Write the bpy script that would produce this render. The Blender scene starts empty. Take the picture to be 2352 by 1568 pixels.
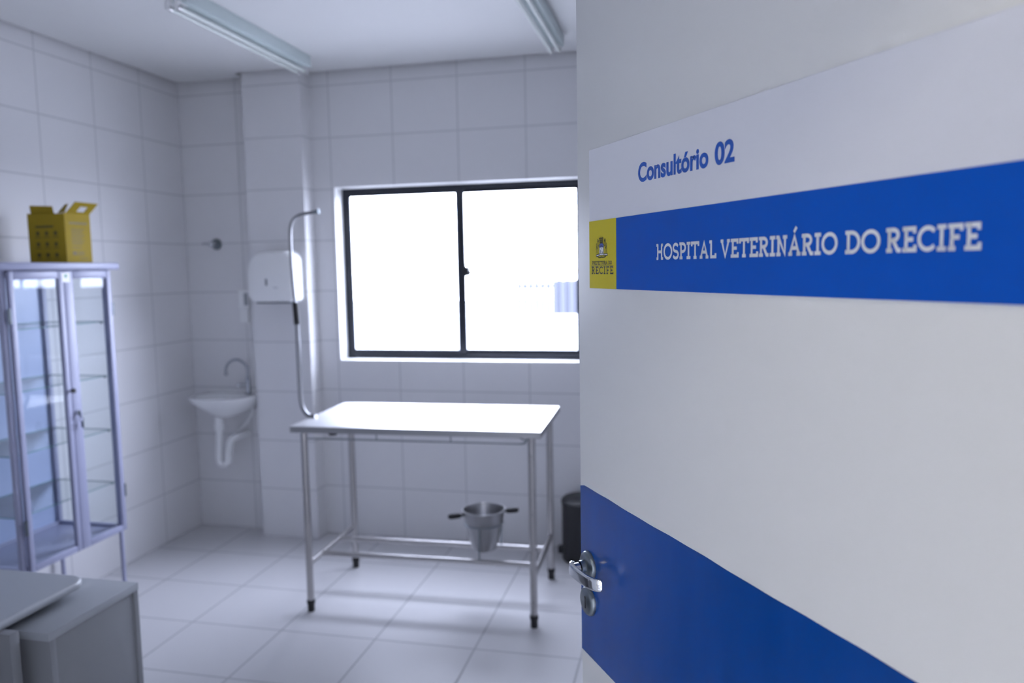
import bpy, bmesh, math, random
from mathutils import Vector, Matrix
random.seed(4)
SC = bpy.context.scene
COL = SC.collection
PI = math.pi

# ------------------------------------------------------------------ camera
F_PX = 1761.37
YAW, PITCH, ROLL = 0.22523, 0.09487, -0.01796
HC = 1.6
cy, sy = math.cos(YAW), math.sin(YAW)
fw = Vector((-sy * math.cos(PITCH), cy * math.cos(PITCH), -math.sin(PITCH)))
rt = Vector((cy, sy, 0)); up = rt.cross(fw)
rt, up = math.cos(ROLL) * rt + math.sin(ROLL) * up, -math.sin(ROLL) * rt + math.cos(ROLL) * up
cam = bpy.data.cameras.new('camera')
cam.sensor_width = 36.0
cam.lens = F_PX / 2352 * 36.0
cam.clip_start = 0.02
cam.dof.use_dof = True
cam.dof.focus_distance = 1.13
cam.dof.aperture_fstop = 3.4
co = bpy.data.objects.new('camera', cam); COL.objects.link(co)
co.matrix_world = Matrix(((rt.x, up.x, -fw.x, 0), (rt.y, up.y, -fw.y, 0), (rt.z, up.z, -fw.z, HC), (0, 0, 0, 1)))
SC.camera = co

# ------------------------------------------------------------------ room numbers
D, L, H = 4.218, -3.026, 2.748          # back wall y, left wall x, ceiling z
RX = 0.95                                # right wall x (behind the open door)
FY0, FY1 = 0.38, 0.53                    # front wall (the camera stands in its doorway)
PX0, PX1, PY = -2.521, -2.154, D - 0.116 # pilaster
WX0, WX1, WZ0, WZ1 = -2.018, -0.566, 1.074, 2.090   # window opening
WT = 0.15                                # back wall thickness
SLAB = H + 0.06

# ------------------------------------------------------------------ world, lights, exposure
w = bpy.data.worlds.new('sky'); SC.world = w; w.use_nodes = True
bg = w.node_tree.nodes['Background']
bg.inputs[0].default_value = (0.745, 0.80, 1.0, 1)
# bright overcast sky: dimmer at the horizon, brightest overhead
wn_ = w.node_tree
stc = wn_.nodes.new('ShaderNodeTexCoord'); ssx = wn_.nodes.new('ShaderNodeSeparateXYZ'); smr = wn_.nodes.new('ShaderNodeMapRange')
smr.inputs['From Min'].default_value = 0.0; smr.inputs['From Max'].default_value = 1.0; smr.inputs['To Min'].default_value = 26.5; smr.inputs['To Max'].default_value = 31.0
wn_.links.new(stc.outputs['Generated'], ssx.inputs[0]); wn_.links.new(ssx.outputs['Z'], smr.inputs['Value']); wn_.links.new(smr.outputs[0], bg.inputs[1])
SC.view_settings.view_transform = 'Standard'; SC.view_settings.look = 'None'
SC.view_settings.exposure = 0.0; SC.view_settings.gamma = 1.0; SC.view_settings.use_curve_mapping = False

def area(name, loc, sx, sy_, power, color, rot=(0, 0, 0), portal=False):
    l = bpy.data.lights.new(name, 'AREA'); l.shape = 'RECTANGLE'; l.size = sx; l.size_y = sy_
    l.energy = power; l.color = color
    if portal: l.cycles.is_portal = True
    o = bpy.data.objects.new(name, l); COL.objects.link(o); o.location = loc; o.rotation_euler = rot
    return o
# sky portal in the window opening (guides sampling, gives no light of its own)
area('window_portal', ((WX0 + WX1) / 2, D + WT + 0.02, (WZ0 + WZ1) / 2), WX1 - WX0, WZ1 - WZ0, 1.0, (1, 1, 1), (-PI / 2, 0, 0), True)
# ceiling lamp of the corridor behind the camera
area('corridor_lamp', (-0.30, -0.42, H - 0.03), 0.35, 0.35, 6.4, (1.0, 0.93, 0.76))

# ------------------------------------------------------------------ materials
MATS = {}
def mat(name, color=(.8, .8, .8), rough=.5, metal=0.0, spec=.5, coat=0.0):
    if name in MATS: return MATS[name]
    m = bpy.data.materials.new(name); m.use_nodes = True
    b = m.node_tree.nodes['Principled BSDF']
    b.inputs['Base Color'].default_value = (*color, 1); b.inputs['Roughness'].default_value = rough
    b.inputs['Metallic'].default_value = metal; b.inputs['Specular IOR Level'].default_value = spec
    b.inputs['Coat Weight'].default_value = coat
    MATS[name] = m
    return m

def noisy(m, scale=40.0, amt=0.06, rough_amt=0.08, stretch=(1, 1, 1)):
    """gentle procedural variation of colour and roughness"""
    nt = m.node_tree; b = nt.nodes['Principled BSDF']
    tc = nt.nodes.new('ShaderNodeTexCoord'); mp = nt.nodes.new('ShaderNodeMapping'); mp.inputs['Scale'].default_value = stretch
    n = nt.nodes.new('ShaderNodeTexNoise'); n.inputs['Scale'].default_value = scale; n.inputs['Detail'].default_value = 4
    nt.links.new(tc.outputs['Object'], mp.inputs[0]); nt.links.new(mp.outputs[0], n.inputs['Vector'])
    c = Vector(b.inputs['Base Color'].default_value[:3])
    r = nt.nodes.new('ShaderNodeMixRGB'); r.inputs[1].default_value = (*(c * (1 - amt)), 1); r.inputs[2].default_value = (*[min(1, v * (1 + amt)) for v in c], 1)
    nt.links.new(n.outputs['Fac'], r.inputs[0]); nt.links.new(r.outputs[0], b.inputs['Base Color'])
    ro = b.inputs['Roughness'].default_value
    mr = nt.nodes.new('ShaderNodeMapRange'); mr.inputs['To Min'].default_value = max(0.02, ro - rough_amt); mr.inputs['To Max'].default_value = min(1, ro + rough_amt)
    nt.links.new(n.outputs['Fac'], mr.inputs['Value']); nt.links.new(mr.outputs[0], b.inputs['Roughness'])
    return m

def tiles(name, color, grout, ua, u0, us, va, v0, vs, gap, rough, depth=.4, alt=None):
    """square laid tiles: grout lines at u0+k*us and v0+k*vs along two world axes"""
    m = mat(name, color, rough, 0, .35); nt = m.node_tree; b = nt.nodes['Principled BSDF']; lk = nt.links.new
    g = nt.nodes.new('ShaderNodeNewGeometry'); s = nt.nodes.new('ShaderNodeSeparateXYZ'); lk(g.outputs['Position'], s.inputs[0])
    def M(op, a, c, clamp=False):
        n = nt.nodes.new('ShaderNodeMath'); n.operation = op; n.use_clamp = clamp
        for i, v in enumerate((a, c)):
            if isinstance(v, (int, float)): n.inputs[i].default_value = v
            else: lk(v, n.inputs[i])
        return n.outputs[0]
    def line(ax, o, size):
        if alt and ax == ua:      # tiling starts afresh beyond this coordinate (alt = limit, other start)
            o = M('ADD', M('MULTIPLY', M('LESS_THAN', s.outputs[ax], alt[0]), alt[1] - o), o)
        x = M('DIVIDE', M('SUBTRACT', s.outputs[ax], o), size)
        d = M('ABSOLUTE', M('SUBTRACT', x, M('ROUND', x, 0)), 0)
        d = M('MULTIPLY', d, size)
        mr = nt.nodes.new('ShaderNodeMapRange'); mr.inputs['From Min'].default_value = gap * .5; mr.inputs['From Max'].default_value = gap * 1.2
        mr.inputs['To Min'].default_value = 1; mr.inputs['To Max'].default_value = 0; lk(d, mr.inputs['Value'])
        return mr.outputs[0], M('ROUND', M('ADD', x, .5), 0)
    lu, iu = line(ua, u0, us); lv, iv = line(va, v0, vs)
    msk = M('MAXIMUM', lu, lv)
    # slight tone difference tile by tile
    cb = nt.nodes.new('ShaderNodeCombineXYZ'); lk(iu, cb.inputs[0]); lk(iv, cb.inputs[1])
    wn = nt.nodes.new('ShaderNodeTexWhiteNoise'); lk(cb.outputs[0], wn.inputs['Vector'])
    r1 = nt.nodes.new('ShaderNodeMixRGB'); c = Vector(color)
    r1.inputs[1].default_value = (*(c * .985), 1); r1.inputs[2].default_value = (*c, 1); lk(wn.outputs['Value'], r1.inputs[0])
    r2 = nt.nodes.new('ShaderNodeMixRGB'); lk(r1.outputs[0], r2.inputs[1]); r2.inputs[2].default_value = (*grout, 1); lk(msk, r2.inputs[0])
    lk(r2.outputs[0], b.inputs['Base Color'])
    mr = nt.nodes.new('ShaderNodeMapRange'); mr.inputs['To Min'].default_value = rough; mr.inputs['To Max'].default_value = .8
    lk(msk, mr.inputs['Value']); lk(mr.outputs[0], b.inputs['Roughness'])
    bp = nt.nodes.new('ShaderNodeBump'); bp.inputs['Strength'].default_value = depth; bp.inputs['Distance'].default_value = .002
    inv = M('SUBTRACT', 1.0, msk); lk(inv, bp.inputs['Height']); lk(bp.outputs[0], b.inputs['Normal'])
    return m

def clear_glass(name, tint, reflect=1.0):
    m = bpy.data.materials.new(name); m.use_nodes = True; nt = m.node_tree
    nt.nodes.remove(nt.nodes['Principled BSDF']); out = nt.nodes['Material Output']
    t = nt.nodes.new('ShaderNodeBsdfTransparent'); t.inputs[0].default_value = (*tint, 1)
    g = nt.nodes.new('ShaderNodeBsdfGlossy'); g.inputs['Roughness'].default_value = .02
    lw = nt.nodes.new('ShaderNodeLayerWeight'); pw = nt.nodes.new('ShaderNodeMath'); pw.operation = 'POWER'; pw.inputs[1].default_value = 4.0
    nt.links.new(lw.outputs['Facing'], pw.inputs[0]); fr = nt.nodes.new('ShaderNodeMapRange'); fr.inputs['To Min'].default_value = .045; fr.inputs['To Max'].default_value = 1.0
    nt.links.new(pw.outputs[0], fr.inputs['Value'])
    mx = nt.nodes.new('ShaderNodeMixShader'); sc = nt.nodes.new('ShaderNodeMath'); sc.operation = 'MULTIPLY'; sc.inputs[1].default_value = reflect
    nt.links.new(fr.outputs[0], sc.inputs[0]); nt.links.new(sc.outputs[0], mx.inputs[0])
    nt.links.new(t.outputs[0], mx.inputs[1]); nt.links.new(g.outputs[0], mx.inputs[2]); nt.links.new(mx.outputs[0], out.inputs['Surface'])
    MATS[name] = m
    return m

TILE = (.79, .785, .80); GROUT = (.585, .59, .605)
m_back = tiles('wall_tile_back', TILE, GROUT, 0, -1.646, .3893, 2, 2.6734, .29653, .0040, .30, alt=(-2.4, L + .3893))
m_left = tiles('wall_tile_left', TILE, GROUT, 1, 3.519, .36, 2, 2.6734, .29653, .0040, .48)
m_pil = tiles('wall_tile_pilaster', TILE, GROUT, 0, PX0 - .002, 3.0, 2, 2.6734, .29653, .0040, .30)
m_floor = tiles('floor_tile', (.68, .675, .69), (.45, .455, .47), 0, -1.773, .4506, 1, 2.990, .411, .0050, .32)
m_paint = noisy(mat('white_paint', (.80, .80, .80), .55), 12, .015, .05)
m_ceil = noisy(mat('ceiling_plaster', (.78, .78, .775), .8), 8, .01, .03)
m_gap = mat('shadow_gap', (.06, .065, .07), .9)  # near-black colour stands in for the shade inside the ceiling gap
m_corr = noisy(mat('corridor_paint', (.74, .72, .68), .6), 6, .02, .04)
m_black_alu = noisy(mat('black_aluminium', (.012, .015, .024), .4, .0, .4), 60, .1, .05)
m_pane = clear_glass('window_glass', (.98, .99, 1.0), .8)
m_door = noisy(mat('door_paint', (.83, .835, .82), .38), 5, .012, .05)
m_sign = noisy(mat('sign_white', (.80, .815, .87), .33), 9, .01, .04)
m_blue = noisy(mat('sign_blue', (.0, .078, .46), .34, 0, .2), 30, .03, .04)
m_stripe = noisy(mat('stripe_blue', (.001, .055, .29), .19, 0, .6), 16, .16, .13, (1, 1, .18))
m_yellow = noisy(mat('sign_yellow', (.60, .51, .02), .34, 0, .25), 30, .03, .04)
m_txt_blue = mat('letter_blue', (.008, .09, .46), .4)
m_txt_white = mat('letter_white', (.80, .82, .84), .4)
m_txt_dark = mat('letter_dark', (.05, .06, .08), .5)
m_olive = mat('crest_olive', (.12, .11, .03), .5)
m_crest_blue = mat('crest_blue', (.06, .10, .36), .5)
m_chrome = noisy(mat('chrome', (.60, .62, .64), .10, 1.0), 50, .03, .03)
m_satin = noisy(mat('satin_steel', (.22, .25, .27), .32, 1.0), 80, .05, .05)
m_steel = noisy(mat('brushed_steel', (.44, .43, .43), .30, 1.0), 30, .05, .08, (1, 12, 1))
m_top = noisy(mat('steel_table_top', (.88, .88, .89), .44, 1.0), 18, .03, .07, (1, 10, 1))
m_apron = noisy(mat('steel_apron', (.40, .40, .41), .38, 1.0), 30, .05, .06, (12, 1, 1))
m_bucket = noisy(mat('bucket_steel', (.33, .33, .34), .30, 1.0), 40, .06, .06)
m_pole = noisy(mat('pole_steel', (.27, .275, .29), .33, 1.0), 40, .05, .05)
m_tap = noisy(mat('tap_chrome', (.36, .38, .42), .14, 1.0), 50, .03, .03)
m_rubber = noisy(mat('black_rubber', (.012, .012, .014), .6), 50, .1, .1)
m_blackplastic = noisy(mat('black_plastic', (.012, .013, .016), .42), 30, .08, .06)
m_cab = noisy(mat('cabinet_enamel', (.36, .375, .52), .40), 20, .02, .05)
m_cab_in = noisy(mat('cabinet_back_enamel', (.44, .52, .74), .30), 8, .05, .06)
m_glass = clear_glass('cabinet_glass', (.97, .985, .99), .5)
m_shelf = clear_glass('shelf_glass', (.975, .99, .99), .35)
m_edge = mat('glass_edge', (.16, .32, .35), .25)
m_card = noisy(mat('yellow_card', (.37, .26, .018), .65, 0, .2), 25, .04, .05)
m_card_in = noisy(mat('card_inside', (.30, .22, .04), .7, 0, .2), 25, .04, .05)
m_print = mat('card_print', (.12, .09, .012), .6)
m_print2 = mat('card_print_grey', (.22, .17, .06), .6)
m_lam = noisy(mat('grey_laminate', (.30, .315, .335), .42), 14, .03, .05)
m_lam_d = noisy(mat('grey_laminate_shaded', (.20, .205, .22), .45), 14, .03, .05)  # darker copy of the laminate, shade of the side faces put into the colour
m_pvc = noisy(mat('white_plastic', (.90, .905, .91), .42, 0, .3), 20, .01, .05)
m_ceramic = noisy(mat('white_ceramic', (.90, .905, .91), .14), 10, .01, .03)
m_tube = noisy(mat('lamp_tube', (.80, .84, .80), .25), 15, .02, .05)
m_batten = noisy(mat('lamp_enamel', (.60, .68, .68), .4), 15, .02, .05)
m_lock = mat('lock_grey', (.10, .12, .14), .4)
m_green = mat('label_green', (.02, .30, .12), .5)
m_out_wall = noisy(mat('outdoor_wall', (.50, .52, .55), .8), 3, .03, .03)
m_out_fence = noisy(mat('outdoor_fence', (.058, .061, .074), .9, 0, .0), 9, .06, .05, (1, 1, .2))
m_out_ground = noisy(mat('outdoor_ground', (.22, .22, .22), .9), 3, .05, .03)

# ------------------------------------------------------------------ mesh helpers
def bm_(): return bmesh.new()

def box(bm, lo, hi, bev=0.0, seg=2):
    lo = Vector(lo); hi = Vector(hi)
    r = bmesh.ops.create_cube(bm, size=1.0); vs = r['verts']
    bmesh.ops.scale(bm, vec=hi - lo, verts=vs); bmesh.ops.translate(bm, vec=(lo + hi) / 2, verts=vs)
    if bev > 0:
        es = list({e for v in vs for e in v.link_edges})
        bmesh.ops.bevel(bm, geom=es, offset=bev, segments=seg, profile=.5, affect='EDGES')

def frames(pts):
    """rotation minimising frames along a polyline"""
    pts = [Vector(p) for p in pts]; n = len(pts); T = []
    for i in range(n):
        a = pts[max(i - 1, 0)]; b = pts[min(i + 1, n - 1)]; T.append((b - a).normalized())
    ref = Vector((0, 0, 1)) if abs(T[0].z) < .9 else Vector((1, 0, 0))
    N = [(ref - T[0] * ref.dot(T[0])).normalized()]
    for i in range(1, n):
        v = N[-1] - T[i] * N[-1].dot(T[i]); N.append(v.normalized())
    return pts, T, N

def tube(bm, pts, r, seg=14, cap=True):
    pts, T, N = frames(pts); rs = r if isinstance(r, (list, tuple)) else [r] * len(pts); rings = []
    for p, t, n, rr in zip(pts, T, N, rs):
        b = t.cross(n)
        rings.append([bm.verts.new(p + rr * (math.cos(2 * PI * k / seg) * n + math.sin(2 * PI * k / seg) * b)) for k in range(seg)])
    for a, b in zip(rings, rings[1:]):
        for k in range(seg): bm.faces.new((a[k], a[(k + 1) % seg], b[(k + 1) % seg], b[k]))
    if cap: bm.faces.new(rings[0][::-1]); bm.faces.new(rings[-1])

def smooth_path(ctrl, n=8):
    """Catmull-Rom through the control points"""
    P = [Vector(c) for c in ctrl]; P = [P[0] * 2 - P[1]] + P + [P[-1] * 2 - P[-2]]; out = []
    for i in range(1, len(P) - 2):
        for k in range(n):
            t = k / n; a, b, c, d = P[i - 1], P[i], P[i + 1], P[i + 2]
            out.append(.5 * ((2 * b) + (c - a) * t + (2 * a - 5 * b + 4 * c - d) * t * t + (3 * b - a - 3 * c + d) * t ** 3))
    out.append(P[-2]); return out

def lathe(bm, prof, center=(0, 0, 0), seg=40, sx=1.0, sy_=1.0, axis=None, cap0=False, cap1=False):
    """prof: (radius, height); axis: optional 3x3 matrix"""
    c = Vector(center); rings = []
    for r, h in prof:
        ring = []
        for k in range(seg):
            a = 2 * PI * k / seg; v = Vector((r * math.cos(a) * sx, r * math.sin(a) * sy_, h))
            if axis is not None: v = axis @ v
            ring.append(bm.verts.new(c + v))
        rings.append(ring)
    for a, b in zip(rings, rings[1:]):
        for k in range(seg): bm.faces.new((a[k], a[(k + 1) % seg], b[(k + 1) % seg], b[k]))
    if cap0: bm.faces.new(rings[0][::-1])
    if cap1: bm.faces.new(rings[-1])

def prism(bm, poly, z0, z1, M=None):
    """extrude a 2-D outline between two heights, optional 4x4 placement"""
    def V(x, y, z):
        v = Vector((x, y, z)); return M @ v if M is not None else v
    a = [bm.verts.new(V(x, y, z0)) for x, y in poly]; b = [bm.verts.new(V(x, y, z1)) for x, y in poly]
    n = len(poly)
    for k in range(n): bm.faces.new((a[k], a[(k + 1) % n], b[(k + 1) % n], b[k]))
    bm.faces.new(a[::-1]); bm.faces.new(b)

def round_poly(x0, y0, x1, y1, r, seg=6, which=(1, 1, 1, 1)):
    out = []
    for (cx, cy_, a0, on, px, py) in ((x1 - r, y0 + r, -90, which[0], x1, y0), (x1 - r, y1 - r, 0, which[1], x1, y1), (x0 + r, y1 - r, 90, which[2], x0, y1), (x0 + r, y0 + r, 180, which[3], x0, y0)):
        if not on: out.append((px, py)); continue
        for k in range(seg + 1):
            a = math.radians(a0 + 90 * k / seg); out.append((cx + r * math.cos(a), cy_ + r * math.sin(a)))
    return out

ROOTS = {}
def obj(name, bm, m, parent=None, world=False, smooth=True, label=None, angle=40):
    """link a bmesh as ONE object; with world=True its points are world coordinates"""
    bmesh.ops.recalc_face_normals(bm, faces=bm.faces)
    me = bpy.data.meshes.new(name); bm.to_mesh(me); bm.free()
    if parent is not None and world:
        r = parent
        while r.parent: r = r.parent
        me.transform(r.matrix_basis.inverted())
    for mm in (m if isinstance(m, (list, tuple)) else [m]): me.materials.append(mm)
    if smooth:
        me.shade_smooth()
        me.set_sharp_from_angle(angle=math.radians(angle))
    o = bpy.data.objects.new(name, me); COL.objects.link(o)
    if parent is not None: o.parent = parent
    if label: o['label'] = label
    return o

def tag(o, label, cat, group=None, kind=None):
    o['label'] = label; o['category'] = cat
    if group: o['group'] = group
    if kind: o['kind'] = kind
    return o
def thing(name, label, cat, loc=(0, 0, 0), rotz=0.0, group=None, kind=None):
    o = bpy.data.objects.new(name, None); COL.objects.link(o); o.empty_display_size = .05
    o.location = loc; o.rotation_euler = (0, 0, rotz)
    o.matrix_basis = Matrix.Translation(Vector(loc)) @ Matrix.Rotation(rotz, 4, 'Z')
    return tag(o, label, cat, group, kind)
def struct(name, bm, m, label, cat, smooth=False):
    return tag(obj(name, bm, m, smooth=smooth), label, cat, kind='structure')

# ------------------------------------------------------------------ the setting
CX0, CX1, CY0 = -2.4, 2.4, -1.6          # corridor
b = bm_(); box(b, (L - .15, CY0 - .1, -.06), (CX1 + .1, D + WT, 0)); struct('floor', b, m_floor, 'glossy white square tile floor with grey grout', 'floor')

def hole_wall(bm, x0, x1, z0, z1, y0, y1, hx0, hx1, hz0, hz1):
    for lo, hi in (((x0, y0, z0), (hx0, y1, z1)), ((hx1, y0, z0), (x1, y1, z1)), ((hx0, y0, hz1), (hx1, y1, z1))):
        box(bm, lo, hi)
    if hz0 > z0: box(bm, (hx0, y0, z0), (hx1, y1, hz0))
b = bm_(); hole_wall(b, L - .15, RX + .15, 0, SLAB, D, D + WT, WX0, WX1, WZ0, WZ1)
wb = struct('wall_back', b, [m_back, m_paint], 'white tiled end wall with the window opening', 'wall')
for f in wb.data.polygons:
    c = f.center
    if abs(f.normal.y) < .5: f.material_index = 1
b = bm_(); box(b, (L - .15, FY1, 0), (L, D, SLAB)); struct('wall_left', b, m_left, 'white tiled side wall behind the glass cabinet', 'wall')
b = bm_(); box(b, (RX, FY1, 0), (RX + .15, D, SLAB)); struct('wall_right', b, m_left, 'tiled side wall hidden behind the open door', 'wall')
b = bm_(); box(b, (PX0, PY, 0), (PX1, D, SLAB)); struct('wall_pilaster', b, m_pil, 'white tiled pilaster standing between the washbasin and the window', 'pilaster')
JX0, JX1, JZ = -0.66, 0.345, 2.13
b = bm_(); hole_wall(b, L - .15, RX + .15, 0, SLAB, FY0, FY1, JX0, JX1, 0, JZ)
struct('wall_front', b, m_paint, 'white wall around the doorway', 'wall')
b = bm_()
box(b, (JX0, FY0 - .015, 0), (JX0 + .03, FY1 + .012, JZ)); box(b, (JX1 - .03, FY0 - .015, 0), (JX1, FY1 - .002, JZ)); box(b, (JX0, FY0 - .015, JZ - .03), (JX1, FY1 - .002, JZ + .0))
struct('trim_1', b, m_paint, 'white frame of the doorway', 'door frame')
b = bm_()
box(b, (CX0 - .1, CY0, 0), (CX0, FY0, H)); box(b, (CX1, CY0, 0), (CX1 + .1, FY0, H)); box(b, (CX0 - .1, CY0 - .1, 0), (CX1 + .1, CY0, H))
struct('wall_corridor', b, m_corr, 'pale corridor walls outside the consulting room', 'wall')
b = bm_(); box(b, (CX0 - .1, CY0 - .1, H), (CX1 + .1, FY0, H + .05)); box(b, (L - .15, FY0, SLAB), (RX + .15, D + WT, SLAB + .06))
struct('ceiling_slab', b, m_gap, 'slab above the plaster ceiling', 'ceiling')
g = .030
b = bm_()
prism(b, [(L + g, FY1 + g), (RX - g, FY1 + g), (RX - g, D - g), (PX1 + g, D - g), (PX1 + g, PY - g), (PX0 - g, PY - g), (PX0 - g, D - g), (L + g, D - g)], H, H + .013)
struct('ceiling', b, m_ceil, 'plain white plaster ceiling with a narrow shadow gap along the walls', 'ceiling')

# window: frame, two sliding sashes with panes, latch
win = thing('window_1', 'black framed two-pane sliding window in the end wall', 'window', ((WX0 + WX1) / 2, D + .1, WZ0), kind='structure')
FYa, FYb = D + .100, D + .145
def frame_rect(bm, x0, x1, z0, z1, y0, y1, l, r, bt, tp, bev=.002):
    box(bm, (x0, y0, z0), (x0 + l, y1, z1), bev); box(bm, (x1 - r, y0, z0), (x1, y1, z1), bev)
    box(bm, (x0 + l, y0, z0), (x1 - r, y1, z0 + bt), bev); box(bm, (x0 + l, y0, z1 - tp), (x1 - r, y1, z1), bev)
b = bm_(); frame_rect(b, WX0, WX1, WZ0, WZ1, FYa, FYb, .024, .024, .030, .026); obj('window_frame', b, m_black_alu, win, True)
mid = -1.289
for x0, x1, y0 in ((WX0 + .024, mid + .026, FYa + .004), (mid - .030, WX1 - .024, FYa + .024)):
    b = bm_(); frame_rect(b, x0, x1, WZ0 + .030, WZ1 - .026, y0, y0 + .016, .022, .044 if x0 < mid - .1 else .022, .024, .022) if x0 < mid - .1 else frame_rect(b, x0, x1, WZ0 + .030, WZ1 - .026, y0, y0 + .016, .046, .022, .024, .022)
    s = obj('sash', b, m_black_alu, win, True)
    b = bm_(); box(b, (x0 + .012, y0 + .006, WZ0 + .040), (x1 - .012, y0 + .010, WZ1 - .036)); obj('pane', b, m_pane, s, True, False)
b = bm_(); box(b, (mid + .012, FYa - .012, 1.560), (mid + .052, FYa + .030, 1.615), .004); tube(b, [(mid + .050, FYa - .002, 1.585), (mid + .062, FYa - .010, 1.580)], .010, 10); box(b, (mid + .020, FYa - .018, 1.605), (mid + .034, FYa + .004, 1.640), .004)
obj('latch', b, m_blackplastic, win, True)

# outdoors: ground, low white wall with a slatted fence on it
b = bm_(); box(b, (-25, D + .4, -.3), (25, 40, -.12)); struct('ground', b, m_out_ground, 'pale ground outside the window', 'ground')
b = bm_(); box(b, (-9, 12.0, -.2), (2.0, 12.2, .86)); struct('wall_outside', b, m_out_wall, 'low white wall outside the window', 'wall')
fen = thing('slatted_fence', 'pale slatted fence on the low wall outside the right window pane', 'fence', (-1.2, 12.1, .86))
b = bm_()
x = -2.66
while x < -2.12:
    box(b, (x, 12.05, .86), (x + .066, 12.08, 1.41)); x += .095
k = 0
while x < 9.0:
    box(b, (x, 12.05 + .03 * (k % 2), .86 if x < 1.98 else -.1), (x + .07, 12.10, 1.40 + .012 * (k % 2))); x += .07; k += 1
obj('slats', b, m_out_fence, fen, True, False)
b = bm_(); box(b, (-2.66, 12.10, 1.28), (9.0, 12.13, 1.34)); obj('fence_rail', b, m_out_fence, fen, True, False)

# ------------------------------------------------------------------ the open door
az = math.radians(33.2)
U = Vector((math.sin(az), -math.cos(az), 0)); N_ = Vector((-math.cos(az), -math.sin(az), 0)); Z = Vector((0, 0, 1))
E0 = Vector((-.1814, 1.31, 0)); DW, DH, DT = .925, 2.10, .036
DM = Matrix(((U.x, Z.x, N_.x, E0.x), (U.y, Z.y, N_.y, E0.y), (U.z, Z.z, N_.z, E0.z), (0, 0, 0, 1)))   # (u, z, n) -> world
door = bpy.data.objects.new('door_1', None)
b = bm_(); box(b, (0, .008, -DT), (DW, DH, 0), .0012, 2); b.transform(DM)
door = struct('door_1', b, m_door, 'white door standing ajar into the room, with a blue stripe and sign', 'door', smooth=True)
def dobj(name, bm, m, parent, **k):
    bm.transform(DM); return obj(name, bm, m, parent, **k)
# wide blue adhesive stripe, the ragged top edge of a hand-cut film
b = bm_()
top = [(0.0005, 1.219)] + [(u, 1.2225 + .0006 * math.sin(u * 23) + .0003 * math.sin(u * 71)) for u in [DW * k / 60 for k in range(1, 60)]] + [(DW - .0005, 1.222)]
prism(b, [(0.0005, .921), (DW - .0005, .921)] + top[::-1], 0.0, .0004)
dobj('stripe', b, m_stripe, door, smooth=False, label='glossy blue stripe across the door')

SU0, SU1 = .050, .872
b = bm_(); box(b, (SU0, 1.565, .0002), (SU1, 1.7885, .0028), .0004, 1)
sign = dobj('door_sign', b, m_sign, door, label='white sign plate with a blue band and lettering')
b = bm_(); box(b, (SU0 + .0925, 1.5655, .0026), (SU1, 1.674, .0032)); dobj('blue_band', b, m_blue, sign, smooth=False, label='blue lower band of the sign')
b = bm_(); box(b, (SU0, 1.5655, .0026), (SU0 + .0925, 1.674, .0033)); dobj('yellow_panel', b, m_yellow, sign, smooth=False, label='yellow panel with a coat of arms')

# --- lettering
def font_text(txt, bold):
    c = bpy.data.curves.new('lettering', 'FONT'); c.body = txt; c.size = 1; c.offset = bold; c.fill_mode = 'FRONT'; c.resolution_u = 8
    o = bpy.data.objects.new('lettering', c); COL.objects.link(o)
    dg = bpy.context.evaluated_depsgraph_get(); dg.update()
    me = bpy.data.meshes.new_from_object(o.evaluated_get(dg))
    bm = bmesh.new(); bm.from_mesh(me)
    bpy.data.objects.remove(o); bpy.data.curves.remove(c); bpy.data.meshes.remove(me)
    return bm
def fit(bm, u0, u1, z0=None, z1=None, base=None, cap=None, n=.0036):
    """place flat lettering: left/right by its bounds, height by bounds (z0,z1) or by baseline+cap scale"""
    xs = [v.co.x for v in bm.verts]; ys = [v.co.y for v in bm.verts]
    sx = (u1 - u0) / (max(xs) - min(xs))
    if z0 is not None: szz = (z1 - z0) / (max(ys) - min(ys)); oy = min(ys); zz = z0
    else: szz = cap; oy = 0.0; zz = base
    for v in bm.verts: v.co = Vector((u0 + (v.co.x - min(xs)) * sx, zz + (v.co.y - oy) * szz, n))
def merge(dst, src):
    me = bpy.data.meshes.new('t'); src.to_mesh(me); src.free(); dst.from_mesh(me); bpy.data.meshes.remove(me)

CAP = .727  # cap height of the built-in face per unit size
b = bm_()
for txt, u0, u1 in (('Consult\u00f3rio', .2095, .3815), ('02', .3945, .4335)):
    t = font_text(txt, .034); fit(t, u0, u1, base=1.7208, cap=.0262 / CAP, n=.0031); merge(b, t)
dobj('room_lettering', b, m_txt_blue, sign, smooth=False, label='blue words Consult\u00f3rio 02')

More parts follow.
